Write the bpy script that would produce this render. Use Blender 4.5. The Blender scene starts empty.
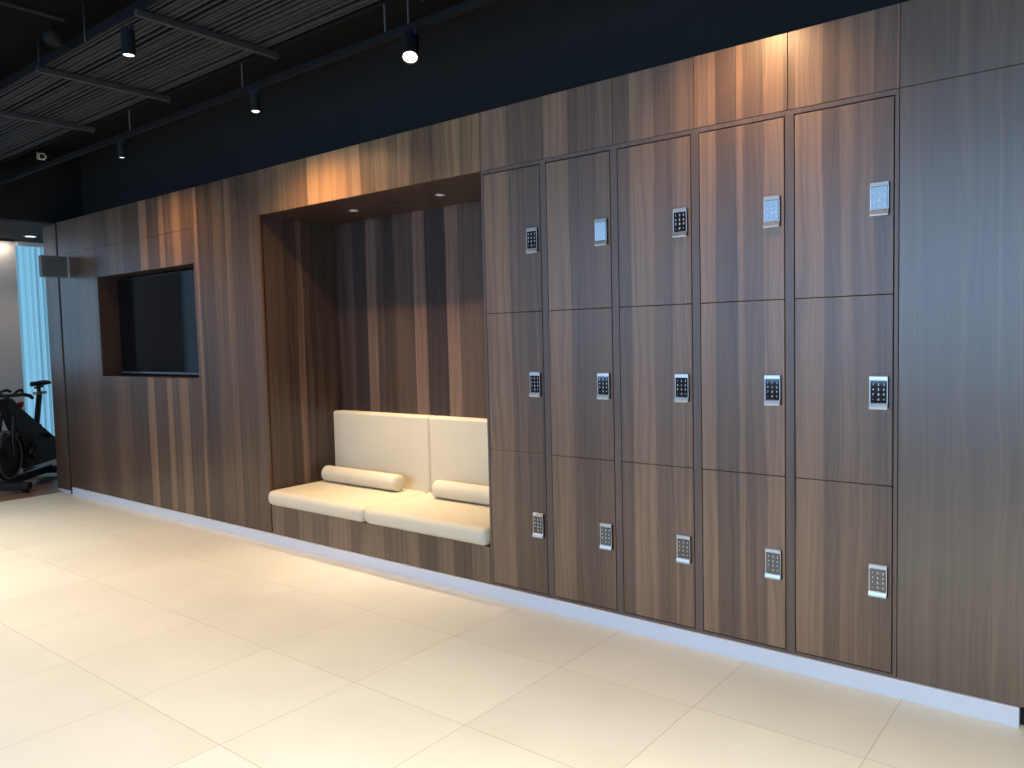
import bpy, bmesh, math, random
from mathutils import Vector, Matrix

random.seed(7)
sc = bpy.context.scene
COL = sc.collection
PI = math.pi

# ------------------------------------------------------------------ materials
def new_mat(name):
    m = bpy.data.materials.new(name)
    m.use_nodes = True
    nt = m.node_tree
    b = nt.nodes['Principled BSDF']
    return m, nt, b

def plain(name, col, rough=.5, metal=0., spec=.5, bump=0., bscale=200., vary=.06, vscale=8., coat=0., ior=None):
    """procedural material: slightly mottled colour, optional fine bump"""
    m, nt, b = new_mat(name)
    N, L = nt.nodes, nt.links
    tc = N.new('ShaderNodeTexCoord')
    nz = N.new('ShaderNodeTexNoise'); nz.inputs['Scale'].default_value = vscale; nz.inputs['Detail'].default_value = 4
    L.new(tc.outputs['Object'], nz.inputs['Vector'])
    mr = N.new('ShaderNodeMapRange'); mr.inputs['To Min'].default_value = 1 - vary; mr.inputs['To Max'].default_value = 1 + vary
    L.new(nz.outputs['Fac'], mr.inputs['Value'])
    mx = N.new('ShaderNodeVectorMath'); mx.operation = 'SCALE'
    mx.inputs[0].default_value = col[:3]
    L.new(mr.outputs['Result'], mx.inputs['Scale'])
    L.new(mx.outputs['Vector'], b.inputs['Base Color'])
    b.inputs['Roughness'].default_value = rough
    b.inputs['Metallic'].default_value = metal
    b.inputs['Specular IOR Level'].default_value = spec
    b.inputs['Coat Weight'].default_value = coat
    if ior: b.inputs['IOR'].default_value = ior
    if bump > 0:
        n2 = N.new('ShaderNodeTexNoise'); n2.inputs['Scale'].default_value = bscale
        L.new(tc.outputs['Object'], n2.inputs['Vector'])
        bp = N.new('ShaderNodeBump'); bp.inputs['Strength'].default_value = bump; bp.inputs['Distance'].default_value = .002
        L.new(n2.outputs['Fac'], bp.inputs['Height']); L.new(bp.outputs['Normal'], b.inputs['Normal'])
    return m

def emit(name, col, strength, stripes=None):
    m = bpy.data.materials.new(name); m.use_nodes = True
    nt = m.node_tree; N, L = nt.nodes, nt.links
    N.remove(N['Principled BSDF'])
    e = N.new('ShaderNodeEmission'); e.inputs['Color'].default_value = (*col, 1); e.inputs['Strength'].default_value = strength
    L.new(e.outputs[0], N['Material Output'].inputs[0])
    return m

def math_node(nt, op, a, b=None, c=None):
    n = nt.nodes.new('ShaderNodeMath'); n.operation = op
    for i, v in enumerate((a, b, c)):
        if v is None: continue
        if isinstance(v, (int, float)): n.inputs[i].default_value = v
        else: nt.links.new(v, n.inputs[i])
    return n.outputs[0]

def wood(name, strips, dark=(.040, .026, .019), light=(.19, .125, .085), contrast=1., rough=.36, spec=.5):
    """vertical veneer: leaves of given width and tone [(position along the wall, tone)], wavy grain inside each leaf"""
    m, nt, b = new_mat(name)
    N, L = nt.nodes, nt.links
    g = N.new('ShaderNodeNewGeometry')
    sx = N.new('ShaderNodeSeparateXYZ'); L.new(g.outputs['Position'], sx.inputs[0])
    s = math_node(nt, 'ADD', sx.outputs['X'], sx.outputs['Y'])
    z = sx.outputs['Z']
    def comb(kx, kz, third=None):
        c = N.new('ShaderNodeCombineXYZ')
        L.new(math_node(nt, 'MULTIPLY', s, kx), c.inputs['X']); L.new(math_node(nt, 'MULTIPLY', z, kz), c.inputs['Y'])
        if third is not None: L.new(third, c.inputs['Z'])
        return c.outputs[0]
    def noise(v, detail=2., dist=0.):
        n = N.new('ShaderNodeTexNoise'); n.inputs['Scale'].default_value = 1.; n.inputs['Detail'].default_value = detail; n.inputs['Distortion'].default_value = dist
        L.new(v, n.inputs['Vector']); return n.outputs['Fac']
    half = lambda v, k: math_node(nt, 'MULTIPLY', math_node(nt, 'SUBTRACT', v, .5), k)
    # leaf edges are nearly straight
    se = math_node(nt, 'ADD', s, half(noise(comb(2.5, .8), 1.), .02))
    se = math_node(nt, 'ADD', se, half(noise(comb(110., 1.1), 2.), .030))
    a, e = strips[0][0], strips[-1][0] + .25
    fac = math_node(nt, 'DIVIDE', math_node(nt, 'SUBTRACT', se, a), e - a)
    rp = N.new('ShaderNodeValToRGB'); rp.color_ramp.interpolation = 'CONSTANT'
    L.new(fac, rp.inputs[0])
    el = rp.color_ramp.elements
    while len(el) < len(strips): el.new(.999)
    for k, (p, t) in enumerate(strips):
        el[k].position = (p - a) / (e - a); el[k].color = (t, t, t, 1)
    tone = rp.outputs[0]
    off = math_node(nt, 'MULTIPLY', tone, 37.)
    # grain lines bend with a slow wave so that they show cathedral figures
    s = math_node(nt, 'ADD', s, half(noise(comb(6., 1.5, off), 2.), .075))
    mg = noise(comb(30., .5, off), 4., .3)
    ln = noise(comb(85., .9, off), 2.)
    fg = noise(comb(300., 5.), 2.)
    v = math_node(nt, 'MULTIPLY_ADD', math_node(nt, 'SUBTRACT', tone, .48), contrast, .46)
    v = math_node(nt, 'ADD', v, half(mg, .62))
    v = math_node(nt, 'ADD', v, half(ln, .50))
    v = math_node(nt, 'ADD', v, half(fg, .22))
    cr = N.new('ShaderNodeValToRGB'); L.new(v, cr.inputs[0])
    el = cr.color_ramp.elements
    el[0].position = .05; el[0].color = (*dark, 1)
    el[1].position = .95; el[1].color = (*light, 1)
    md = el.new(.5); md.color = (*[p * .62 + q * .38 for p, q in zip(dark, light)], 1)
    L.new(cr.outputs[0], b.inputs['Base Color'])
    L.new(math_node(nt, 'MULTIPLY_ADD', fg, .10, rough - .05), b.inputs['Roughness'])
    b.inputs['Specular IOR Level'].default_value = spec
    bp = N.new('ShaderNodeBump'); bp.inputs['Strength'].default_value = .10; bp.inputs['Distance'].default_value = .001
    L.new(fg, bp.inputs['Height']); L.new(bp.outputs['Normal'], b.inputs['Normal'])
    return m

LEAF_TV = [(-8.2, .4), (-7.773, .35), (-7.393, .5), (-7.133, .3), (-6.848, .5), (-6.595, .3), (-6.287, .85), (-6.171, .35), (-5.972, .8), (-5.902, .5), (-5.781, .75), (-5.662, .35), (-5.475, .75), (-5.426, .25), (-5.228, .45), (-5.045, .6), (-4.981, .35), (-4.759, .45)]
LEAF_NICHE = [(-4.66, .3), (-4.45, .2), (-4.36, .6), (-4.31, .25), (-4.0, .25), (-3.93, .25), (-3.82, .1), (-3.68, .6), (-3.57, .3), (-3.5, .15), (-3.376, .35), (-3.2, .65), (-3.083, .15), (-2.89, .75), (-2.783, .45), (-2.627, .4), (-2.3, .55)]
LEAF_BENCH = [(-4.64, .55), (-4.5, .35), (-4.33, .6), (-4.2, .5), (-4.02, .7), (-3.8, .45), (-3.7, .65), (-3.5, .4), (-3.38, .6), (-3.2, .3), (-3.05, .6), (-2.93, .3), (-2.8, .55)]
LEAF_FASCIA = [(-4.64, .4), (-4.436, .55), (-4.284, .5), (-4.097, .95), (-3.997, .8), (-3.87, .9), (-3.739, .7), (-3.674, .95), (-3.602, .5), (-3.462, .65), (-3.361, .45), (-3.278, .6), (-3.181, .35), (-3.072, .3), (-2.981, .5), (-2.914, .6), (-2.806, .5), (-2.735, .65)]  # leaf tones; the brightest ones also carry the warm lamp patch
LEAF_LOCKER = [(-2.686, .5), (-2.659, .65), (-2.491, .3), (-2.288, .4), (-2.258, .62), (-2.121, .3), (-1.963, .45), (-1.865, .35), (-1.786, .7), (-1.675, .45), (-1.591, .6), (-1.506, .5), (-1.464, .7), (-1.386, .3), (-1.294, .65), (-1.26, .4), (-1.176, .8), (-1.094, .5), (-1.055, .7), (-.95, .35), (-.891, .55), (-.776, .38), (-.696, .5)]  # leaf tones; the lightest is lifted for the lamp patch falling on it
LEAF_PLAIN = [(-.7, .42), (-.5, .5), (-.38, .55), (-.2, .45), (.2, .55), (.6, .45), (1., .5)]
LEAF_FRAME = [(-3., .5), (-2., .55), (-1., .5), (0., .5)]

def tile_floor(name):
    m, nt, b = new_mat(name)
    N, L = nt.nodes, nt.links
    g = N.new('ShaderNodeNewGeometry')
    sx = N.new('ShaderNodeSeparateXYZ'); L.new(g.outputs['Position'], sx.inputs[0])
    u = math_node(nt, 'DIVIDE', math_node(nt, 'ADD', sx.outputs['X'], 3.659 + 60), .6)
    v = math_node(nt, 'DIVIDE', math_node(nt, 'ADD', sx.outputs['Y'], 1.713 + 60), .6)
    def edge(t):
        f = math_node(nt, 'FRACT', t)
        d = math_node(nt, 'MINIMUM', f, math_node(nt, 'SUBTRACT', 1., f))
        return math_node(nt, 'MULTIPLY', d, .6)
    d = math_node(nt, 'MINIMUM', edge(u), edge(v))
    mr = N.new('ShaderNodeMapRange'); mr.inputs['From Min'].default_value = .0006; mr.inputs['From Max'].default_value = .0020
    L.new(d, mr.inputs['Value'])
    cid = N.new('ShaderNodeCombineXYZ')
    L.new(math_node(nt, 'FLOOR', u), cid.inputs['X']); L.new(math_node(nt, 'FLOOR', v), cid.inputs['Y'])
    wn = N.new('ShaderNodeTexWhiteNoise'); wn.noise_dimensions = '2D'; L.new(cid.outputs[0], wn.inputs['Vector'])
    nz = N.new('ShaderNodeTexNoise'); nz.inputs['Scale'].default_value = 3.2; nz.inputs['Detail'].default_value = 6
    off = N.new('ShaderNodeVectorMath'); off.operation = 'MULTIPLY_ADD'
    off.inputs[1].default_value = (17, 17, 17)
    L.new(wn.outputs['Color'], off.inputs[0]); L.new(g.outputs['Position'], off.inputs[2])
    L.new(off.outputs[0], nz.inputs['Vector'])
    k = math_node(nt, 'ADD', math_node(nt, 'MULTIPLY', math_node(nt, 'SUBTRACT', nz.outputs['Fac'], .5), .16),
                  math_node(nt, 'MULTIPLY', math_node(nt, 'SUBTRACT', wn.outputs['Value'], .5), .05))
    k = math_node(nt, 'ADD', k, 1.)
    sc_ = N.new('ShaderNodeVectorMath'); sc_.operation = 'SCALE'; sc_.inputs[0].default_value = (.675, .655, .57)
    L.new(k, sc_.inputs['Scale'])
    mx = N.new('ShaderNodeMix'); mx.data_type = 'RGBA'
    mx.inputs[6].default_value = (.42, .375, .30, 1)
    L.new(mr.outputs[0], mx.inputs[0]); L.new(sc_.outputs[0], mx.inputs[7])
    L.new(mx.outputs[2], b.inputs['Base Color'])
    L.new(math_node(nt, 'MULTIPLY_ADD', nz.outputs['Fac'], .15, .38), b.inputs['Roughness'])
    b.inputs['Specular IOR Level'].default_value = .35
    bp = N.new('ShaderNodeBump'); bp.inputs['Strength'].default_value = .5; bp.inputs['Distance'].default_value = .002
    L.new(mr.outputs[0], bp.inputs['Height']); bp.inputs['Strength'].default_value = .25; L.new(bp.outputs['Normal'], b.inputs['Normal'])
    return m

def plank_floor(name):
    m, nt, b = new_mat(name)
    N, L = nt.nodes, nt.links
    g = N.new('ShaderNodeNewGeometry')
    mp = N.new('ShaderNodeMapping'); mp.inputs['Rotation'].default_value = (0, 0, PI / 2)
    L.new(g.outputs['Position'], mp.inputs['Vector'])
    br = N.new('ShaderNodeTexBrick'); br.inputs['Scale'].default_value = 1.
    br.inputs['Brick Width'].default_value = 1.1; br.inputs['Row Height'].default_value = .12; br.inputs['Mortar Size'].default_value = .003
    br.inputs['Color1'].default_value = (.32, .185, .09, 1); br.inputs['Color2'].default_value = (.17, .10, .06, 1); br.inputs['Mortar'].default_value = (.02, .015, .01, 1)
    L.new(mp.outputs[0], br.inputs['Vector'])
    L.new(br.outputs['Color'], b.inputs['Base Color'])
    b.inputs['Roughness'].default_value = .28
    return m

M = {}
M['wood_tv'] = wood('veneer_tv_section', LEAF_TV, contrast=.95, dark=(.027, .016, .012), light=(.255, .142, .074))
M['wood'] = wood('veneer_walnut', LEAF_LOCKER, contrast=.82, dark=(.050, .030, .022), light=(.335, .19, .106), spec=.6)
M['wood_fascia'] = wood('veneer_fascia', LEAF_FASCIA, contrast=1., dark=(.045, .026, .018), light=(.38, .21, .10))
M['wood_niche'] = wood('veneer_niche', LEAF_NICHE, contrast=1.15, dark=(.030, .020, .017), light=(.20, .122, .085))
M['wood_bench'] = wood('veneer_bench', LEAF_BENCH, contrast=1., dark=(.050, .032, .023), light=(.30, .185, .11))
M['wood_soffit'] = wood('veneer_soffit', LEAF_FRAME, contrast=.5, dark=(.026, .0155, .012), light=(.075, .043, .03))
M['wood_plain'] = wood('veneer_plain', LEAF_PLAIN, contrast=.5, dark=(.064, .042, .028), light=(.215, .14, .086), rough=.32, spec=.75)
M['wood_frame'] = wood('veneer_frame', LEAF_FRAME, contrast=.4, dark=(.070, .046, .036), light=(.205, .135, .102))
M['void'] = plain('shadow_gap_black', (.006, .005, .005), .9, spec=.1)
M['tile'] = tile_floor('cream_tile')
M['planks'] = plank_floor('gym_planks')
M['black_paint'] = plain('black_blue_paint', (.024, .0215, .0195), .8, spec=.10, bump=.2, bscale=60, vary=.15)
M['black_ceiling'] = plain('black_ceiling_paint', (.014, .0135, .013), .9, spec=.08, bump=.3, bscale=40, vary=.2)
M['black_metal'] = plain('black_metal', (.014, .0145, .015), .5, spec=.3)
M['dark_steel'] = plain('dark_painted_steel', (.036, .035, .034), .6, metal=.2)
M['cable'] = plain('black_cable', (.030, .028, .027), .65, spec=.2, vary=.3, vscale=30)
M['track_black'] = plain('track_black', (.006, .006, .0065), .7, spec=.15)
M['duct_black'] = plain('duct_black', (.003, .003, .003), .9, spec=.05)
M['rod'] = plain('zinc_rod', (.22, .21, .2), .4, metal=.8)
M['alu'] = plain('brushed_aluminium', (.70, .74, .82), .42, metal=.3, vary=.03, vscale=20)
M['leather'] = plain('cream_leather', (.66, .585, .43), .48, spec=.4, bump=.15, bscale=350, vary=.035, vscale=5)
M['steel'] = plain('satin_steel', (.55, .535, .51), .34, metal=.7, vary=.03)
M['keyglass'] = plain('keypad_glass', (.018, .02, .024), .05, spec=.9, coat=.6, vary=.02)
M['legend'] = plain('key_legend_white', (.75, .76, .78), .5)
M['tvglass'] = plain('tv_glass', (.004, .004, .005), .06, spec=.16)
M['tvbezel'] = plain('tv_bezel', (.012, .012, .013), .3)
M['tvstrip'] = plain('tv_lower_strip', (.22, .23, .26), .35, metal=.6)
M['white_wall'] = plain('white_plaster', (.55, .53, .51), .85, spec=.2, bump=.1, bscale=60, vary=.03)
M['room_wall'] = plain('grey_plaster', (.20, .19, .18), .85, spec=.2, bump=.1, bscale=60, vary=.05)
M['sign'] = plain('sign_grey', (.11, .11, .10), .5, vary=.05)
M['sign_face'] = plain('sign_face_grey', (.085, .088, .082), .4, vary=.12, vscale=25)
M['slat'] = plain('dark_slat', (.055, .045, .038), .6, spec=.2)
M['winframe'] = plain('window_frame_dark', (.03, .03, .035), .4, metal=.4)
M['rubber'] = plain('black_rubber', (.012, .012, .012), .7, spec=.3)
M['bike_black'] = plain('bike_black', (.008, .008, .009), .4, spec=.3)
M['bike_grey'] = plain('bike_rim_grey', (.25, .25, .25), .35, metal=.7)
M['red'] = plain('red_knob', (.30, .03, .03), .4)
M['tan'] = plain('tan_metal', (.55, .38, .18), .35, metal=.5)
M['white_plastic'] = plain('white_plastic', (.8, .8, .78), .4)
M['lamp_warm'] = emit('lamp_lens_warm', (1., .86, .66), 14.)
M['lamp_soft'] = emit('lamp_lens_soft', (1., .95, .88), 3.)
M['lamp_niche'] = emit('lamp_niche_lens', (1., .74, .5), .45)
M['win_back'] = emit('daylight_blind', (.34, .61, 1.), 7.5)
M['win_left'] = emit('daylight_glazing', (.40, .67, 1.), 1.0)
M['win_gym'] = emit('daylight_gym_glazing', (.36, .66, 1.), 3.)

# fluted blind: an emitting backlit fabric, tone varies with each vane
def blind_mat():
    m = bpy.data.materials.new('backlit_vertical_blind'); m.use_nodes = True
    nt = m.node_tree; N, L = nt.nodes, nt.links
    N.remove(N['Principled BSDF'])
    g = N.new('ShaderNodeNewGeometry'); sx = N.new('ShaderNodeSeparateXYZ'); L.new(g.outputs['Position'], sx.inputs[0])
    vo = N.new('ShaderNodeTexVoronoi'); vo.voronoi_dimensions = '1D'; vo.inputs['Scale'].default_value = 30
    L.new(sx.outputs['Y'], vo.inputs['W'])
    sep = N.new('ShaderNodeSeparateColor'); L.new(vo.outputs['Color'], sep.inputs[0])
    st = math_node(nt, 'MULTIPLY_ADD', sep.outputs[0], .55, .62)
    e = N.new('ShaderNodeEmission'); e.inputs['Color'].default_value = (.20, .49, .72, 1)
    L.new(st, e.inputs['Strength']); L.new(e.outputs[0], N['Material Output'].inputs[0])
    return m
M['blind'] = blind_mat()

# ------------------------------------------------------------------ mesh helpers
def box(bm, x0, x1, y0, y1, z0, z1, bev=0., seg=2):
    r = bmesh.ops.create_cube(bm, size=1.)
    vs = r['verts']
    sx, sy, sz = x1 - x0, y1 - y0, z1 - z0
    for v in vs:
        v.co = Vector(((v.co.x + .5) * sx + x0, (v.co.y + .5) * sy + y0, (v.co.z + .5) * sz + z0))
    if bev > 0:
        es = list({e for v in vs for e in v.link_edges})
        bmesh.ops.bevel(bm, geom=es, offset=bev, segments=seg, profile=.5, affect='EDGES')

def tube(bm, pts, r, n=10, cap=True):
    """swept tube through points; r a number or list"""
    pts = [Vector(p) for p in pts]
    rs = r if isinstance(r, (list, tuple)) else [r] * len(pts)
    rings = []
    up = None
    for i, p in enumerate(pts):
        d = (pts[min(i + 1, len(pts) - 1)] - pts[max(i - 1, 0)]).normalized()
        if up is None:
            up = Vector((0, 0, 1)) if abs(d.z) < .9 else Vector((1, 0, 0))
        a = d.cross(up).normalized(); c = a.cross(d).normalized(); up = c
        rings.append([bm.verts.new(p + rs[i] * (math.cos(2 * PI * k / n) * a + math.sin(2 * PI * k / n) * c)) for k in range(n)])
    for i in range(len(rings) - 1):
        for k in range(n):
            bm.faces.new((rings[i][k], rings[i][(k + 1) % n], rings[i + 1][(k + 1) % n], rings[i + 1][k]))
    if cap:
        bm.faces.new(rings[0][::-1]); bm.faces.new(rings[-1])

def lathe(bm, prof, n=32, mat=None):
    """profile of (radius, height) about z, ends closed when radius 0; mat places it"""
    mat = mat or Matrix()
    rings = []
    for r, h in prof:
        if r < 1e-6: rings.append([bm.verts.new(mat @ Vector((0, 0, h)))])
        else: rings.append([bm.verts.new(mat @ Vector((r * math.cos(2 * PI * k / n), r * math.sin(2 * PI * k / n), h))) for k in range(n)])
    for a, b in zip(rings, rings[1:]):
        for k in range(n):
            k2 = (k + 1) % n
            if len(a) == 1 and len(b) == 1: continue
            if len(a) == 1: bm.faces.new((a[0], b[k2], b[k]))
            elif len(b) == 1: bm.faces.new((a[k], a[k2], b[0]))
            else: bm.faces.new((a[k], a[k2], b[k2], b[k]))

def aim(p, d):
    """matrix placing +z along d at p"""
    q = Vector(d).normalized().to_track_quat('Z', 'Y')
    return Matrix.Translation(Vector(p)) @ q.to_matrix().to_4x4()

def prism(bm, outline, y0, y1):
    """(x,z) outline extruded in y"""
    a = [bm.verts.new((x, y0, z)) for x, z in outline]
    b = [bm.verts.new((x, y1, z)) for x, z in outline]
    n = len(a)
    bm.faces.new(a); bm.faces.new(b[::-1])
    for i in range(n):
        bm.faces.new((a[i], b[i], b[(i + 1) % n], a[(i + 1) % n]))

def obj(name, bm, mat, parent=None, smooth=False, wn=False):
    bmesh.ops.recalc_face_normals(bm, faces=bm.faces[:])
    me = bpy.data.meshes.new(name)
    bm.to_mesh(me); bm.free()
    me.materials.append(mat)
    o = bpy.data.objects.new(name, me)
    COL.objects.link(o)
    if smooth:
        for p in me.polygons: p.use_smooth = True
        me.set_sharp_from_angle(angle=math.radians(38))
    if wn:
        w = o.modifiers.new('weighted_normals', 'WEIGHTED_NORMAL'); w.keep_sharp = True
    if parent is not None: o.parent = parent
    return o

def tag(o, label, cat, group=None, kind=None):
    o['label'] = label; o['category'] = cat
    if group: o['group'] = group
    if kind: o['kind'] = kind
    return o

def thing(name, label, cat, loc=(0, 0, 0), rotz=0., group=None):
    o = bpy.data.objects.new(name, None); o.empty_display_size = .1
    COL.objects.link(o); o.location = loc; o.rotation_euler = (0, 0, rotz)
    return tag(o, label, cat, group)

def struct(name, bm, mat, parent=None, **k):
    o = obj(name, bm, mat, parent, **k)
    if parent is None: o['kind'] = 'structure'
    return o

def copy_tree(o, parent=None):
    c = o.copy(); COL.objects.link(c)
    if parent is not None:
        c.parent = parent
    for ch in list(o.children): copy_tree(ch, c)
    return c

def B(*boxes, bev=0., seg=2):
    bm = bmesh.new()
    for b in boxes: box(bm, *b, bev=bev, seg=seg)
    return bm

# ------------------------------------------------------------------ key dimensions (metres; wall face y = 0, room on -y)
TOP, FR, BT = 2.540, 2.243, .071
NL, NR, ND = -4.643, -2.665, .66        # niche left, right, depth
TL, TR, TZ0, TZ1 = -7.07, -5.488, 1.13, 1.987
CEIL = 3.27
XE = 1.6                                 # right end of the joinery

# ------------------------------------------------------------------ shell
struct('floor', B((-8.04, 3.2, -6.2, .75, -.05, 0)), M['tile'])
struct('floor_gym', B((-10.2, -8.04, -6.2, 1.9, -.05, 0)), M['planks'])
struct('ceiling', B((-8.2, 3.2, -6.2, .75, CEIL, CEIL + .1)), M['black_ceiling'])
struct('wall_right', B((3., 3.2, -6.2, .75, 0, CEIL)), M['room_wall'])

# back wall: black upper wall set back on top of the joinery, black substrate behind the panels
wall_back = struct('wall_back', B(
    (-8.2, 3., .4, .75, TOP, CEIL),
    (NR + .02, XE, .50, .72, 0, TOP - .03),
    (-8.155, NL - .02, .31, .72, 0, TOP - .03),
    (NL, NR, ND + .02, .72, 0, TOP - .03),
    (-7.834, XE, .03, .4, TOP - .03, TOP - .004),
    (-8.17, -8.12, .75, 1.9, 0, CEIL),
    (-7.873, -7.834, .004, .30, 0, TOP - .004),  # black block filling the slot, stands in for the shade inside it
    (-.679, XE, .024, .029, .0, TOP - .03),
    (-7.84, TL - .02, .024, .029, 0, TOP - .03), (TR + .02, NL - .0, .024, .029, 0, TOP - .03),
    (TL - .02, TR + .02, .024, .029, 0, TZ0 - .02), (TL - .02, TR + .02, .024, .029, TZ1 + .02, TOP - .03),
    (NL, XE, .024, .029, FR + .02, TOP - .03),
), M['black_paint'])

G = .0012  # half a seam
def panel(x0, x1, z0, z1, mat, name='wood_panel', y0=0., y1=.018):
    return obj(name, B((x0 + G, x1 - G, y0, y1, z0 + G, z1 - G), bev=.0008, seg=1), mat, wall_back)
T = M['wood_tv']
# television section
for a, b in ((-7.832, -6.90), (-6.90, -6.17), (-6.17, -5.46)):
    panel(a, b, FR, TOP, T)
panel(-7.832, TL, BT, FR, T)
panel(TL, -6.18, TZ1, FR, T); panel(-6.18, TR, TZ1, FR, T)
panel(TL, -6.18, BT, TZ0, T); panel(-6.18, TR, BT, TZ0, T)
panel(TR, -5.46, BT, FR, T)
# lining of the television recess, in a darker veneer that stands in for its shade
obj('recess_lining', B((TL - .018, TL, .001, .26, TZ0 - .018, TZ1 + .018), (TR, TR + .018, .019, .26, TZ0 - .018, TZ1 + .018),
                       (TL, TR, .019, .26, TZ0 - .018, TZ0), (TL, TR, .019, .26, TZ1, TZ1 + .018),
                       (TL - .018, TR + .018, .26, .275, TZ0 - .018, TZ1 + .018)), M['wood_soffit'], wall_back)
# tall panels, niche fascia, frieze over the lockers, big panel on the right
W = M['wood']
panel(-5.46, -5.06, BT, TOP, M['wood_tv']); panel(-5.06, NL, BT, TOP, M['wood_tv'])
for a, b in ((NL, -3.857), (-3.857, -3.155), (-3.155, NR)):
    panel(a, b, FR, TOP, M['wood_fascia'])
for a, b in ((NR, -2.266), (-2.266, -1.872), (-1.872, -1.475), (-1.475, -1.080), (-1.080, -.679)):
    panel(a, b, FR, TOP, W)
panel(-.679, XE, FR, TOP, M['wood_plain']); panel(-.679, XE, BT, FR, M['wood_plain'])
# niche lining
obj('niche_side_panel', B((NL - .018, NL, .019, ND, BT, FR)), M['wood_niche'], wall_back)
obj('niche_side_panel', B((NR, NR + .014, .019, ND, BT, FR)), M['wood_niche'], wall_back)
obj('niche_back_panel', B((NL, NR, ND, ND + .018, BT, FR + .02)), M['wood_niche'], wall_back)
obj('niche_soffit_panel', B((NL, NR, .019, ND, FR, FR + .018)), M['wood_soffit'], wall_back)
# end post beyond the black slot
end_post = thing('end_post', 'narrow dark wood end post left of the black slot, by the gym opening', 'wall panel', (-8.015, 0, 0))
obj('post_panel', B((-.14, .14, 0, .28, .03, TOP - .012), bev=.002, seg=1), M['wood_tv'], end_post)
obj('post_foot', B((-.13, .135, .006, .27, 0, .03)), M['alu'], end_post)

# skirting
struct('baseboard_back', B((-7.80, -.289, -.012, .019, 0, BT), bev=.0015, seg=1), M['alu'])
struct('trim_1', B((-.28, XE, .03, .06, 0, BT)), M['void'])

# wall behind the camera with its windows, gym walls
wins_back = [(-6.35, -5.0), (-4.15, -2.75), (-2.65, -1.25), (-1.15, .25), (.35, 1.75)]
bxs = []
xs = [-10.2]
for a, b in wins_back:
    bxs.append((xs[-1], a, -6.2, -6., 0, CEIL)); xs.append(b)
    bxs.append((a, b, -6.2, -6., 0, .75)); bxs.append((a, b, -6.2, -6., 3.02, CEIL))
bxs.append((xs[-1], 3., -6.2, -6., 0, CEIL))
struct('wall_front', B(*bxs), M['room_wall'])
wins_left = [(-4.4, -3.3), (-3.0, -2.05), (-1.45, -.75), (.42, 1.5)]
bxs = []; ys = [-6.]
for a, b in wins_left:
    bxs.append((-10.2, -10., ys[-1], a, 0, 2.62)); ys.append(b)
    bxs.append((-10.2, -10., a, b, 0, 1.05 if a == -1.45 else .12)); bxs.append((-10.2, -10., a, b, 2.605, 2.62))
bxs.append((-10.2, -10., ys[-1], 1.9, 0, 2.62))
struct('wall_left', B(*bxs), M['white_wall'])
struct('wall_gym_end', B((-10., -8.17, 1.7, 1.9, 0, 2.62)), M['white_wall'])
struct('wall_bulkhead', B((-8.28, -8.2, -6., .75, 2.59, CEIL)), M['black_ceiling'])
bm = B((-10.2, -8.28, -6., 1.9, 2.66, 2.72))
for i in range(15):
    x = -8.32 - i * .115
    box(bm, x - .05, x, -6., 1.7, 2.60, 2.66)
struct('ceiling_slats', bm, M['slat'])

def window(n, axis, a, b, z0, z1, pane_mat, mull):
    fr = bmesh.new()
    t = .05
    def bx(u0, u1, w0, w1, d0, d1, bm):
        if axis == 'y': box(bm, u0, u1, -6. - d1, -6. - d0, w0, w1)
        else: box(bm, -10. - d1, -10. - d0, u0, u1, w0, w1)
    bx(a, a + t, z0, z1, .02, .1, fr); bx(b - t, b, z0, z1, .02, .1, fr)
    bx(a + t, b - t, z0, z0 + t, .02, .1, fr); bx(a + t, b - t, z1 - t, z1, .02, .1, fr)
    if mull:
        bx(a + t, b - t, mull, mull + t, .03, .09, fr)
    w = struct('window_%d' % n, fr, M['winframe'])
    p = bmesh.new(); bx(a + t, b - t, z0 + t, z1 - t, .06, .07, p)
    obj('window_pane', p, pane_mat, w)
    return w
n = 1
for a, b in wins_back:
    window(n, 'y', a, b, .75, 3.02, M['win_back'], 1.95); n += 1
for i, (a, b) in enumerate(wins_left):
    w = window(n, 'x', a, b, 1.05 if i == 2 else .12, 2.605, (M['win_left'], M['win_left'], M['win_gym'], M['blind'])[i], None); n += 1
# vertical blind vanes hanging in the visible gym window
vb = thing('vertical_blind', 'pale blue backlit vertical blind in the gym window behind the bike', 'blind', (-9.985, .96, 2.575))
obj('head_rail', B((-.02, .02, -.54, .54, -.02, .03)), M['white_plastic'], vb)
for i in range(9):
    y = -.50 + i * .118
    v = bmesh.new()
    tube_pts = [(-.012, y - .052), (.004, y), (-.012, y + .052)]
    for (xa, ya), (xb, yb) in zip(tube_pts, tube_pts[1:]):
        f = [v.verts.new((xa, ya, -2.4)), v.verts.new((xb, yb, -2.4)), v.verts.new((xb, yb, -.02)), v.verts.new((xa, ya, -.02))]
        v.faces.new(f)
    bmesh.ops.remove_doubles(v, verts=v.verts[:], dist=1e-4)
    o = obj('vane', v, M['blind'], vb)
    s = o.modifiers.new('thickness', 'SOLIDIFY'); s.thickness = .003

# ------------------------------------------------------------------ lockers
PX, DW, PZ, DH = .398, .356, .7111, .7083
X0, Z0 = -2.6455, .0880
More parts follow.
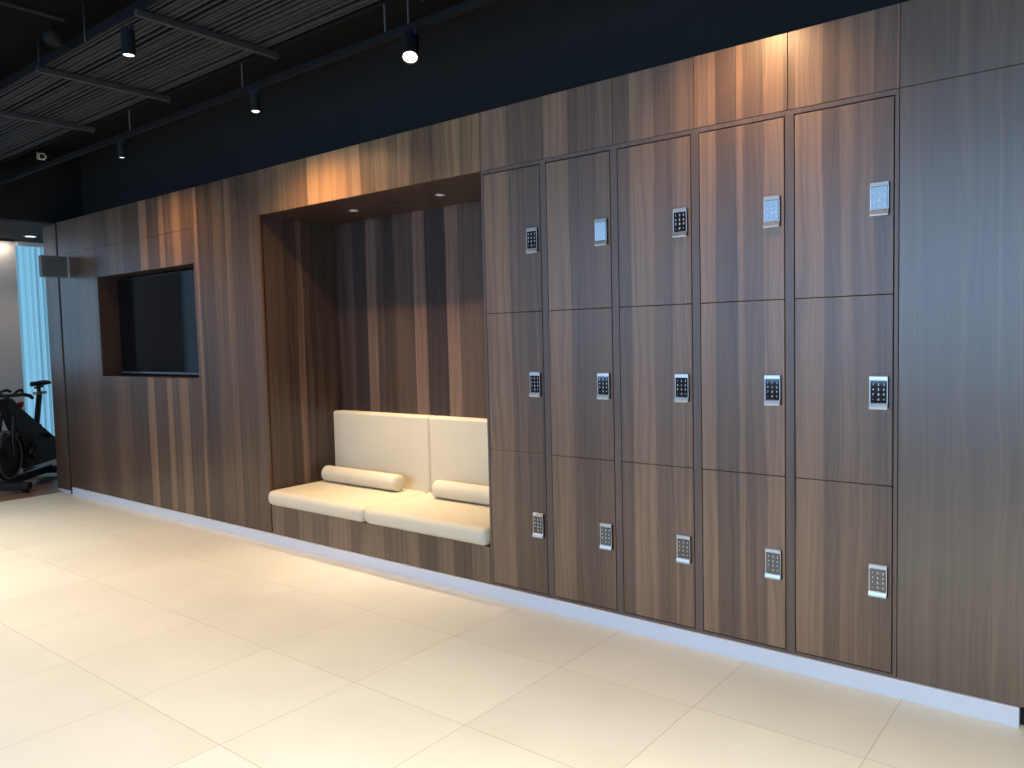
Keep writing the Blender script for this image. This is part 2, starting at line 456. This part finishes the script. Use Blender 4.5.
# frame of stiles and rails round the doors
fb = bmesh.new()
box(fb, NR + G, X0 - .0036, 0, .0185, BT + G, FR - G, bev=.0008, seg=1)
for c in range(4):
    box(fb, X0 + c * PX + DW + .0036, X0 + (c + 1) * PX - .0036, 0, .0185, BT + G, FR - G, bev=.0008, seg=1)
box(fb, X0 + 4 * PX + DW + .0036, -.679 - G, 0, .0185, BT + G, FR - G, bev=.0008, seg=1)
for c in range(5):
    a, b = X0 + c * PX - .0036, X0 + c * PX + DW + .0036
    box(fb, a, b, 0, .0185, Z0 + 2 * PZ + DH + .0048, FR - G)
    box(fb, a, b, 0, .0185, BT + G, Z0 - .0036)
lf = obj('locker_surround', fb, M['wood_frame'])
tag(lf, 'dark wooden frame of stiles and rails surrounding all fifteen locker doors', 'locker surround')

def text_mesh(bm, chars, size):
    """chars: list of (char, x, z); flat glyphs facing -y"""
    for ch, x, z in chars:
        cu = bpy.data.curves.new('glyph', 'FONT'); cu.body = ch; cu.size = size; cu.align_x = 'CENTER'; cu.align_y = 'CENTER'; cu.extrude = .0002
        t = bpy.data.objects.new('glyph', cu); COL.objects.link(t)
        dg = bpy.context.evaluated_depsgraph_get(); dg.update()
        me = bpy.data.meshes.new_from_object(t.evaluated_get(dg))
        me.transform(Matrix.Translation((x, 0, z)) @ Matrix.Rotation(PI / 2, 4, 'X'))
        bm.from_mesh(me)
        bpy.data.objects.remove(t); bpy.data.curves.remove(cu); bpy.data.meshes.remove(me)

def make_locker():
    r = thing('locker', 'locker', 'locker')
    obj('cabinet_body', B((.002, .014, .03, .47, .0, DH - .002), (DW - .014, DW - .002, .03, .47, .0, DH - .002), (.014, DW - .014, .03, .47, 0, .012),
                          (.014, DW - .014, .03, .47, DH - .014, DH - .002), (.014, DW - .014, .46, .47, .012, DH - .014)), M['void'], r)
    obj('door', B((0, DW, -.001, .018, 0, DH), bev=.0012, seg=1), M['wood'], r)
    # lock: profile in (y, z): a raised keypad with rounded top end and a lipped grip below
    lk = bmesh.new()
    h, w = .124, .063
    prof = [(-.001, h / 2), (-.008, h / 2), (-.0125, h / 2 - .003), (-.0135, h / 2 - .016), (-.0115, h / 2 - .0175), (-.0115, -h / 2 + .022),
            (-.0155, -h / 2 + .019), (-.019, -h / 2 + .006), (-.0175, -h / 2), (-.001, -h / 2)]
    a = [lk.verts.new((-w / 2, y, z)) for y, z in prof]; b = [lk.verts.new((w / 2, y, z)) for y, z in prof]
    lk.faces.new(a); lk.faces.new(b[::-1])
    for i in range(len(prof)):
        j = (i + 1) % len(prof); lk.faces.new((a[i], a[j], b[j], b[i]))
    L_ = obj('keypad_lock', lk, M['steel'], r)
    L_.location = (DW - .046, 0, .3475)
    kp = obj('keypad', B((-w / 2 + .0035, w / 2 - .0025, -.0135, -.0112, -h / 2 + .0225, h / 2 - .0180), bev=.001, seg=1), M['keyglass'], L_)
    side = obj('lock_side_shade', B((w / 2 - .0001, w / 2 + .0022, -.0115, -.001, -h / 2 + .004, h / 2 - .004), bev=.0008, seg=1), M['black_metal'], L_)  # black strip standing in for the shade on the lock's right
    gl = bmesh.new()
    rows = ['123', '456', '789', '-0=']
    text_mesh(gl, [(rows[j][i], (i - 1) * .0185 + .0005, .030 - j * .0185) for j in range(4) for i in range(3)], .0125)
    kn = obj('key_numbers', gl, M['legend'], L_)
    kn.location = (0, -.0137, 0)
    hg = bmesh.new()
    return r
proto = make_locker()
colw = ['first', 'second', 'third', 'fourth', 'fifth']
tier = ['bottom', 'middle', 'top']
note = {(4, 2): 'with sky-lit keypad, top of the column beside the plain right panel',
        (3, 2): 'with sky-lit keypad, under the warm lamp patch'}
first = True
for c in range(5):
    for t in range(3):
        o = proto if first else copy_tree(proto)
        first = False
        o.location = (X0 + c * PX, 0, Z0 + t * PZ)
        where = ['next to the seating niche', 'second column right of the niche', 'third column, middle of the bank', 'fourth column from the niche', 'last column beside the plain right-hand panel'][c]
        tag(o, 'walnut locker with keypad in the %s tier, %s' % (tier[t], where), 'locker', 'keypad lockers in the wall bank')

# ------------------------------------------------------------------ television
tv = thing('television', 'black flat television set back in the wall recess on the left', 'television', ((TL + TR) / 2, .150, TZ0))
tw, th = 1.50, .825
obj('tv_body', B((-tw / 2, tw / 2, .006, .11, .018, .018 + th), bev=.004), M['tvbezel'], tv)
obj('tv_screen', B((-tw / 2 + .010, tw / 2 - .010, .0, .006, .036, .018 + th - .010)), M['tvglass'], tv)
obj('tv_trim_strip', B((-tw / 2 + .004, tw / 2 - .004, -.004, .006, .018, .030), bev=.001), M['tvstrip'], tv)

# ------------------------------------------------------------------ bench in the niche
bench = thing('built_in_bench', 'walnut bench base closing the bottom of the seating niche', 'bench', ((NL + NR) / 2, 0, 0))
hw = (NR - NL) / 2
for a, b in ((-hw + .012, -.33), (-.33, .31), (.31, hw)):
    obj('front_panel', B((a + G, b - G, 0, .018, BT + .001, .272), bev=.0008, seg=1), M['wood_bench'], bench)
obj('bench_top', B((-hw + .001, hw - .001, .02, ND - .002, .255, .273)), M['wood_frame'], bench)

def cushion(name, size, loc, bev, label, cat, group, mat=M['leather']):
    sx, sy, sz = size
    t = thing(name, label, cat, loc, 0, group)
    bm = bmesh.new()
    box(bm, -sx / 2, sx / 2, -sy / 2, sy / 2, 0, sz, bev=bev, seg=5)
    c = obj('cover', bm, mat, t, smooth=True, wn=True)
    # seam running round the cover
    sm = bmesh.new()
    return t, c
mid = (NL + NR) / 2
seatw = hw - .004
for s, lb in ((-1, 'left cream seat cushion, under the long fully visible bolster'), (1, 'right cream seat cushion, next to the lockers')):
    t, c = cushion('seat_cushion', (seatw, .592, .102), (mid + s * (seatw / 2 + .0015), .2605, .2735), .042, lb, 'cushion', 'bench seat cushions')
    sm = bmesh.new()
    tube(sm, [(-seatw / 2 + .05, -.2935, .036), (seatw / 2 - .05, -.2935, .036)], .0018, 6)
    obj('seam_welt', sm, M['leather'], t)
for s, lb in ((-1, 'left cream upholstered back cushion, against the niche corner'), (1, 'right cream upholstered back cushion, partly hidden by the lockers')):
    t, c = cushion('back_cushion', (seatw, .100, .597), (mid + s * (seatw / 2 + .0015), ND - .052, .2745), .018, lb, 'cushion', 'bench back cushions')
    for e in (-1, 1):
        sm = bmesh.new()
        tube(sm, [(e * (seatw / 2 - .012), -.0485, .02), (e * (seatw / 2 - .012), -.0485, .577)], .0014, 6)
        obj('seam_welt', sm, M['leather'], t)

def bolster(x0, x1, y, label):
    t = thing('bolster_cushion', label, 'bolster', ((x0 + x1) / 2, y, .3765), 0, 'cream bolsters on the bench')
    R, Ln = .0565, x1 - x0
    rot = Matrix.Translation((0, 0, R)) @ Matrix.Rotation(PI / 2, 4, 'Y')
    bm = bmesh.new()
    h = Ln / 2
    prof = [(0, -h), (R * .55, -h + .001), (R * .82, -h + .006), (R * .95, -h + .016), (R, -h + .034), (R, h - .034), (R * .95, h - .016), (R * .82, h - .006), (R * .55, h - .001), (0, h)]
    lathe(bm, prof, 40, rot)
    obj('cover', bm, M['leather'], t, smooth=True)
    for e in (-1, 1):
        p = bmesh.new()
        pts = []
        tube(p, [rot @ Vector((R * .945 * math.cos(a), R * .945 * math.sin(a), e * (h - .0155))) for a in [2 * PI * k / 40 for k in range(41)]], .0022, 6, cap=False)
        obj('piping', p, M['leather'], t)
bolster(-4.575, -3.80, .430, 'left cream bolster, wholly visible, lying on the left seat cushion')
bolster(-3.475, -2.70, .430, 'right cream bolster, cut off by the locker edge')

# ------------------------------------------------------------------ lights helpers
def kelvin(c): return c
WARM = (1., .60, .28); WARM2 = (1., .76, .52); NEUT = (1., .88, .72)
def spot_lamp(name, loc, target, power, angle, blend, col, radius=.03, parent=None):
    l = bpy.data.lights.new(name, 'SPOT'); l.energy = power; l.spot_size = math.radians(angle); l.spot_blend = blend
    l.color = col; l.shadow_soft_size = radius
    o = bpy.data.objects.new(name, l); COL.objects.link(o)
    d = (Vector(target) - Vector(loc)).normalized()
    o.rotation_euler = d.to_track_quat('-Z', 'Y').to_euler()
    o.location = loc
    if parent is not None:
        o.location = Vector(loc) - Vector(parent.location)
        o.parent = parent
    return o

# recessed downlights in the niche soffit
for i, (x, lit) in enumerate(((-4.058, 1), (-3.667, 0), (-3.272, 1))):
    lb = ['left lit recessed downlight in the niche soffit', 'small dark-lensed recessed fitting with an added lamp, between the two niche downlights', 'right lit recessed downlight in the niche soffit'][i]
    t = thing('recessed_downlight', lb, 'downlight', (x, .335, FR), 0, 'niche downlights')
    r = .024 if lit else .019
    bm = bmesh.new(); lathe(bm, [(r, -.003), (r + .010, -.004), (r + .010, 0.), (r, 0.), (r, -.003)], 28)
    obj('trim_ring', bm, M['steel'] if lit else M['black_metal'], t, smooth=True)
    bm = bmesh.new(); lathe(bm, [(0, -.0012), (r, -.0012), (r, 0.0), (0, 0.0)], 28)
    obj('lens', bm, M['lamp_niche'] if lit else M['tvstrip'], t)
    if lit or True:  # the dark-lensed middle fitting gets an added lamp as well
        spot_lamp('downlight_lamp', (x, .335, FR - .012), (x, .32, .3), 75. if lit else 45., 62, 1., (1., .83, .60), .02, t)

# ------------------------------------------------------------------ lighting track with spotlights
TY, TZ = -.45, 2.825
track = thing('lighting_track', 'black suspended lighting track running parallel to the wooden wall', 'lighting track', (-3.8, TY, TZ))
obj('rail', B((-4.35, 4.6, -.018, .018, 0, .032), bev=.002), M['track_black'], track)
for x in (-5.43, -4.07, -2.86, -2.70, -1.2, .2):
    bm = bmesh.new(); tube(bm, [(x + 3.8, 0, .03), (x + 3.8, 0, CEIL - TZ)], .004, 8)
    obj('hanger_rod', bm, M['rod'], track)

def spotlight(name, x, y, z_top, target, label, R=.027, L=.135, lens=M['lamp_warm'], group=None, power=40, angle=50, blend=.8, col=WARM2, stem=.05, soft=.024):
    """cylinder spot hung by an adapter and a stem; the barrel points at target"""
    t = thing(name, label, 'spotlight', (x, y, z_top), 0, group)
    ad = B((-.045, .045, -.012, .012, -.022, 0), bev=.002)
    obj('track_adapter', ad, M['black_metal'], t)
    bm = bmesh.new(); tube(bm, [(0, 0, -.02), (0, 0, -stem)], .007, 10)
    obj('stem', bm, M['black_metal'], t)
    piv = Vector((0, 0, -stem))
    d = (Vector(target) - Vector((x, y, z_top - stem))).normalized()
    mt = aim(piv - d * .02, d)
    bm = bmesh.new()
    lathe(bm, [(0, -.0), (R * .92, 0), (R, .004), (R, L - .012), (R + .002, L - .008), (R + .002, L), (R - .004, L), (R - .006, L - .010), (0, L - .010)], 28, mt)
    obj('barrel', bm, M['black_metal'], t, smooth=True)
    bm = bmesh.new()
    lathe(bm, [(0, L - .008), (R - .0065, L - .008), (R - .0065, L - .0045), (R * .5, L - .0015), (0, L - .0005)], 28, mt)
    obj('lens', bm, lens, t, smooth=True)
    p = Vector((x, y, z_top)) + (mt @ Vector((0, 0, L + .004)))
    if power:
        spot_lamp('spot_lamp', p, p + d, power, angle, blend, col, soft, t)
    return t
GRP = 'track spotlights along the wall'
spotlight('track_spotlight', -5.565, TY, TZ, (-5.62, TY + .02, 1.9), 'black track spotlight nearest the gym, pointing down in front of the television', R=.026, L=.115, lens=M['lamp_soft'], group=GRP, power=75, angle=150, blend=1., col=WARM, stem=.03)
spotlight('track_spotlight', -3.95, TY, TZ, (-3.92, TY - .03, 1.9), 'glowing spotlight on the track in front of the niche fascia', R=.026, L=.115, group=GRP, power=150, angle=150, blend=1., col=WARM, stem=.03)
spotlight('track_spotlight', -2.685, TY, TZ, (-2.25, -1.0, 1.6), 'brightest spotlight, dazzling towards the room at the top of the photo', R=.038, L=.15, group=GRP, power=40, angle=100, blend=1., col=WARM2, stem=.03)
spotlight('track_spotlight', -1.24, TY, TZ, (-1.22, TY + .36, 2.22), 'track spotlight above the fourth and fifth locker columns', R=.026, L=.115, group=GRP, power=34, angle=112, blend=1., col=WARM, stem=.03)

# ------------------------------------------------------------------ overhead cable tray and cables
TRZ, TRY0, TRY1 = 2.985, -1.195, -.475
tray = thing('cable_tray', 'black overhead cable tray hung from rods above the room', 'cable tray', (-4.2, 0, TRZ))
for y in (TRY0, TRY1):
    obj('side_rail', B((-3.8, 4.2, y - .004, y + .004, 0, .05), bev=.001, seg=1), M['track_black'], tray)
for x in (-3.74, -4.90, -5.98, -2.6, -1.4):
    obj('cross_channel', B((x + 4.2 - .015, x + 4.2 + .015, TRY0 - .03, TRY1 + .035, -.036, -.004), bev=.003), M['dark_steel'], tray)
    for y in (TRY0 - .016, TRY1 + .02):
        if x == -3.74 and y < -1: continue
        bm = bmesh.new(); tube(bm, [(x + 4.2, y, -.05), (x + 4.2, y, CEIL - TRZ)], .004, 8)
        obj('hanger_rod', bm, M['dark_steel'], tray)
bm = bmesh.new(); tube(bm, [(-.12, TRY0 - .012, -.01), (-.12, TRY0 - .012, CEIL - TRZ)], .004, 8)
obj('hanger_rod', bm, M['rod'], tray)

cable_protos = []
CR = (.008, .0105, .0065, .013)
for k in range(4):
    bm = bmesh.new()
    pts = [(-3.9 + q * 7.9, 0, 0) for q in (0, .25, .5, .75, 1)]
    tube(bm, pts, CR[k], 8)
    o = obj('cable', bm, M['cable'], None, smooth=True)
    cable_protos.append(o)
used = set()
def lay(y, z, k):
    src = cable_protos[k]
    o = src if k not in used else src.copy()
    if k in used: COL.objects.link(o)
    used.add(k)
    o.location = (-4.2 + random.uniform(-.1, .1), y, z)
    tag(o, 'black cable lying lengthwise in the overhead tray', 'cable', 'cables in the overhead tray')
for zz in (TRZ + .002,):
    y = TRY0 + .012
    while y < TRY1 - .035:
        k = random.randrange(4); r = CR[k]
        y += r
        lay(y, zz + r, k)
        y += r + random.choice((.003, .003, .006, .010, .016, .024, .034))

# spot hung under the tray edge
spotlight('pendant_spotlight', -3.885, TRY0 + .0, 2.945, (-3.86, -1.25, 0), 'black cylinder spotlight hanging under the cable tray', R=.032, L=.13, lens=M['lamp_soft'], power=45, angle=110, blend=1., col=NEUT, stem=.03)

# duct and small fittings under the ceiling
duct = thing('ventilation_duct', 'black rectangular duct under the ceiling beyond the cable tray', 'duct', (-4., -1.79, 3.02))
obj('duct_body', B((-4.1, 5., -.42, .42, 0, .22), bev=.006), M['duct_black'], duct)
for x in (-3., -1.6, -.2, 1.2):
    obj('duct_flange', B((x - .02, x + .02, -.435, .435, -.012, .235), bev=.003), M['track_black'], duct)
sd = thing('smoke_detector', 'small dark round detector under the black ceiling at upper left', 'detector', (-4.44, -1.31, 2.965))
bm = bmesh.new(); lathe(bm, [(0, 0), (.030, 0), (.045, .012), (.05, .03), (.05, .05), (0, .05)], 24)
obj('detector_body', bm, M['track_black'], sd, smooth=True)
bm = bmesh.new(); tube(bm, [(0, 0, .05), (0, 0, CEIL - 2.965)], .008, 8)
obj('drop_pipe', bm, M['black_metal'], sd)
cam_ = thing('security_camera', 'tiny white camera on the black bulkhead high above the gym opening', 'camera', (-8.2, .04, 3.21))
obj('wall_plate', B((0, .012, -.035, .035, -.035, .035), bev=.003), M['white_plastic'], cam_)
bm = bmesh.new(); tube(bm, [(.012, 0, 0), (.05, 0, 0)], .012, 10)
obj('arm', bm, M['white_plastic'], cam_)
bm = bmesh.new(); lathe(bm, [(0, -.055), (.028, -.05), (.036, -.03), (.036, .04), (.03, .05), (0, .05)], 24, aim((.075, -.01, -.01), (.8, -.4, -.3)))
obj('housing', bm, M['white_plastic'], cam_, smooth=True)
bm = bmesh.new(); lathe(bm, [(0, .0505), (.022, .0505), (.022, .056), (0, .058)], 20, aim((.075, -.01, -.01), (.8, -.4, -.3)))
obj('camera_lens', bm, M['tvglass'], cam_)

# projecting sign by the end of the wall
sg = thing('projecting_sign', 'small grey box sign projecting from the wall at its left end', 'sign', (-7.645, 0, 2.02))
obj('wall_bracket', B((-.035, .035, -.012, 0, .0, .19), bev=.002), M['steel'], sg)
obj('sign_box', B((-.028, .028, -.232, -.012, .0, .19), bev=.004), M['sign'], sg)
for s in (-1, 1):
    obj('sign_face', B((s * .0295 - .0015, s * .0295 + .0015, -.222, -.03, .012, .178), bev=.001, seg=1), M['sign_face'], sg)

# gym downlight
gd = thing('gym_downlight', 'small lit downlight in the slatted gym ceiling', 'downlight', (-9.42, .36, 2.60))
bm = bmesh.new(); lathe(bm, [(.05, -.004), (.062, -.006), (.062, .03), (.05, .03), (.05, -.004)], 28)
obj('trim_ring', bm, M['steel'], gd, smooth=True)
bm = bmesh.new(); lathe(bm, [(0, -.001), (.05, -.001), (.05, .01), (0, .01)], 28)
obj('lens', bm, M['lamp_soft'], gd)
spot_lamp('downlight_lamp', (-9.42, .36, 2.585), (-9.55, .30, 0), 25, 100, 1., WARM2, .04, gd)
# wall washer along the top of the white gym wall
ww = thing('wall_washer', 'linear warm wall washer at the top of the white gym wall', 'light', (-9.86, -.4, 2.60))
obj('housing', B((-.035, .035, -.75, .75, -.018, .012), bev=.002), M['black_metal'], ww)
obj('diffuser', B((-.0365, -.034, -.74, .74, -.014, .008)), M['lamp_soft'], ww)
al = bpy.data.lights.new('washer_lamp', 'AREA'); al.shape = 'RECTANGLE'; al.size = .03; al.size_y = 1.5; al.energy = 5; al.color = (1., .84, .68)
ao = bpy.data.objects.new('washer_lamp', al); COL.objects.link(ao); ao.parent = ww; ao.location = (-.045, 0, -.03); ao.rotation_euler = (0, math.radians(20), 0)

# ------------------------------------------------------------------ spin bike (local: front = -x, right side = -y)
bk = thing('spin_bike', 'black exercise bike with red knob standing in the gym opening', 'exercise bike', (-8.85, -.02, 0), math.radians(135))
def bobj(name, bm, mat, smooth=True, parent=bk): return obj(name, bm, mat, parent, smooth=smooth)
# main frame: sloping beam from the head down to the rear, flywheel stays, lower rail
bm = bmesh.new()
prism(bm, [(-.36, .90), (-.26, .90), (-.16, .80), (.60, .40), (.66, .30), (.62, .17), (-.06, .17), (-.08, .40), (-.30, .70), (-.40, .84)], -.045, .045)
prism(bm, [(-.46, .05), (.50, .05), (.50, .125), (-.46, .125)], -.03, .03)
bmesh.ops.bevel(bm, geom=bm.edges[:], offset=.008, segments=2, affect='EDGES')
bobj('frame', bm, M['bike_black'])
bm = bmesh.new()
for s in (-1, 1):
    tube(bm, [(-.30, s * .062, .74), (-.36, s * .066, .5), (-.34, s * .066, .33)], [.022, .02, .018], 10)
bobj('fork', bm, M['bike_black'])
for xx, nm in ((-.50, 'stabilizer_bar'), (.52, 'stabilizer_bar')):
    bm = B((xx - .045, xx + .045, -.27, .27, .03, .10), bev=.015, seg=3)
    o = bobj(nm, bm, M['rubber'])
    for s in (-1, 1):
        bm = bmesh.new(); lathe(bm, [(0, 0), (.03, 0), (.032, .02), (.02, .035), (0, .035)], 16, Matrix.Translation((xx, s * .22, 0)))
        obj('foot', bm, M['rubber'], o, smooth=True)
# flywheel
wmx = Matrix.Translation((-.34, 0, .335)) @ Matrix.Rotation(PI / 2, 4, 'X')
bm = bmesh.new()
lathe(bm, [(0, -.022), (.05, -.022), (.06, -.012), (.17, -.012), (.185, -.024), (.225, -.024), (.23, -.018), (.23, .018), (.225, .024), (.185, .024), (.17, .012), (.06, .012), (.05, .022), (0, .022)], 48, wmx)
fw = bobj('flywheel', bm, M['bike_black'])
for s in (-1, 1):
    bm = bmesh.new()
    lathe(bm, [(.205, s * .0245), (.226, s * .0245), (.226, s * .0265), (.205, s * .0265), (.205, s * .0245)], 48, wmx)
    obj('rim_band', bm, M['bike_grey'], fw, smooth=True)
# wheel guard arc
bm = bmesh.new()
pts = [(-.34 + .255 * math.cos(a), 0, .335 + .255 * math.sin(a)) for a in [math.radians(30 + k * 8) for k in range(16)]]
for a_, b_ in zip(pts, pts[1:]):
    pass
prev = None
for p in pts:
    ring = [bm.verts.new((p[0], -.035, p[2])), bm.verts.new((p[0], .035, p[2]))]
    if prev: bm.faces.new((prev[0], prev[1], ring[1], ring[0]))
    prev = ring
gd_ = bobj('wheel_guard', bm, M['bike_grey'])
s_ = gd_.modifiers.new('thickness', 'SOLIDIFY'); s_.thickness = .004
# seat post, slider and saddle
bm = B((-.028, .028, -.02, .02, -.32, .22), bev=.006)
o = bobj('seat_post', bm, M['bike_black']); o.location = (.30, 0, .69); o.rotation_euler = (0, math.radians(18), 0)
bm = B((-.05, .05, -.034, .034, -.10, .02), bev=.01, seg=3)
c = obj('post_clamp', bm, M['bike_black'], o, smooth=True); c.location = (0, 0, -.12)
bm = B((.26, .50, -.018, .018, .895, .925), bev=.004)
bobj('seat_slider', bm, M['tan'])
bm = bmesh.new()
outl = [(-.15, .018), (-.10, .022), (-.02, .035), (.05, .075), (.10, .088), (.13, .075), (.14, .04)]
rings = []
for xx, hwid in outl:
    rings.append([bm.verts.new((xx, hwid * math.cos(t), (.032 if math.sin(t) > 0 else .018) * math.sin(t) + .004 * (xx > .08))) for t in [2 * PI * k / 16 for k in range(16)]])
for a_, b_ in zip(rings, rings[1:]):
    for k in range(16): bm.faces.new((a_[k], a_[(k + 1) % 16], b_[(k + 1) % 16], b_[k]))
bm.faces.new(rings[0][::-1]); bm.faces.new(rings[-1])
sad = bobj('saddle', bm, M['rubber']); sad.location = (.36, 0, 1.005)
bm = bmesh.new(); tube(bm, [(0, 0, -.10), (0, 0, -.01)], .02, 12); tube(bm, [(-.08, 0, -.035), (.09, 0, -.03)], .012, 8)
obj('saddle_clamp', bm, M['bike_black'], sad, smooth=True)
# handlebar, knob, bottle/screen post
bm = bmesh.new(); tube(bm, [(-.30, 0, .86), (-.29, 0, .92)], .024, 12)
bobj('handlebar_post', bm, M['bike_black'])
bm = bmesh.new()
for s in (-1, 1):
    tube(bm, [(-.29, 0, .925), (-.30, s * .10, .93), (-.28, s * .15, .935), (-.20, s * .17, .915), (-.14, s * .165, .89)], [.017, .017, .018, .019, .017], 12)
    tube(bm, [(-.30, s * .06, .93), (-.24, s * .075, .965), (-.14, s * .07, .975), (-.10, s * .055, .955)], .014, 10)
bobj('handlebar', bm, M['rubber'])
bm = bmesh.new(); tube(bm, [(-.05, 0, .70), (-.045, 0, .80)], .008, 8)
kb = bobj('tension_stem', bm, M['bike_black'])
bm = bmesh.new(); lathe(bm, [(0, .79), (.018, .79), (.03, .815), (.032, .84), (.02, .85), (0, .85)], 20, Matrix.Translation((-.045, 0, 0)))
obj('tension_knob', bm, M['red'], kb, smooth=True)
# cranks and pedals
bm = bmesh.new(); lathe(bm, [(0, -.075), (.075, -.075), (.085, -.06), (.085, .06), (.075, .075), (0, .075)], 32, Matrix.Translation((.06, 0, .335)) @ Matrix.Rotation(PI / 2, 4, 'X'))
bobj('crank_case', bm, M['bike_black'])
for s in (-1, 1):
    bm = B((-.015, .015, s * .085 - .008, s * .085 + .008, -.17 if s > 0 else 0, 0 if s > 0 else .17), bev=.004)
    o = bobj('crank', bm, M['dark_steel']); o.location = (.06, 0, .335); o.rotation_euler = (0, .5, 0)
    zz = -.17 if s > 0 else .17
    bm = B((-.05, .05, s * .14 - .04, s * .14 + .04, zz - .012, zz + .012), bev=.005)
    obj('pedal', bm, M['rubber'], o)

# ------------------------------------------------------------------ other lamps of the room (over and behind the camera)
HY = -2.3
room_track = thing('lighting_track', 'black lighting track over the middle of the hall', 'lighting track', (-2.6, HY, 2.95))
obj('rail', B((-4.6, 4.6, -.018, .018, 0, .032), bev=.002), M['track_black'], room_track)
for x in (-4., -1.5, 1., 4.):
    bm = bmesh.new(); tube(bm, [(x, 0, .03), (x, 0, CEIL - 2.95)], .004, 8)
    obj('hanger_rod', bm, M['rod'], room_track)
for i, x in enumerate((-6.9, -5.6, -4.3, -3., -1.7, -.4, .9)):
    spotlight('hall_spotlight', x, HY, 2.95, (x + .02, HY, 0), 'black cylinder spotlight over the middle of the hall', R=.035, L=.16, lens=M['lamp_soft'], group='hall spotlights',
              power=(410, 200, 105, 60, 185, 400, 420)[i], angle=106, blend=1., col=(1., .895, .73), soft=.08)

# ------------------------------------------------------------------ world, camera, view
w = bpy.data.worlds.new('sky'); sc.world = w; w.use_nodes = True
w.node_tree.nodes['Background'].inputs['Color'].default_value = (.35, .5, .7, 1)
w.node_tree.nodes['Background'].inputs['Strength'].default_value = .3

f, yaw, pitch, roll, d, H = 782.82, -.6734, -.0610, -.0245, 3.121, 1.3889
cy, sy, cp, sp = math.cos(yaw), math.sin(yaw), math.cos(pitch), math.sin(pitch)
fw_ = Vector((sy * cp, cy * cp, sp)); rt = Vector((cy, -sy, 0)); up = rt.cross(fw_)
c, s = math.cos(roll), math.sin(roll)
X = c * rt + s * up; Y = -s * rt + c * up; Zc = -fw_
cd = bpy.data.cameras.new('camera'); cd.sensor_width = 36.; cd.lens = f / 1024 * 36.; cd.clip_start = .05; cd.clip_end = 60
co = bpy.data.objects.new('camera', cd); COL.objects.link(co)
co.matrix_world = Matrix(((X.x, Y.x, Zc.x, 0), (X.y, Y.y, Zc.y, -d), (X.z, Y.z, Zc.z, H), (0, 0, 0, 1)))
sc.camera = co
vs = sc.view_settings
vs.view_transform = 'Standard'; vs.look = 'None'; vs.gamma = 1.; vs.use_curve_mapping = False
vs.exposure = 0.
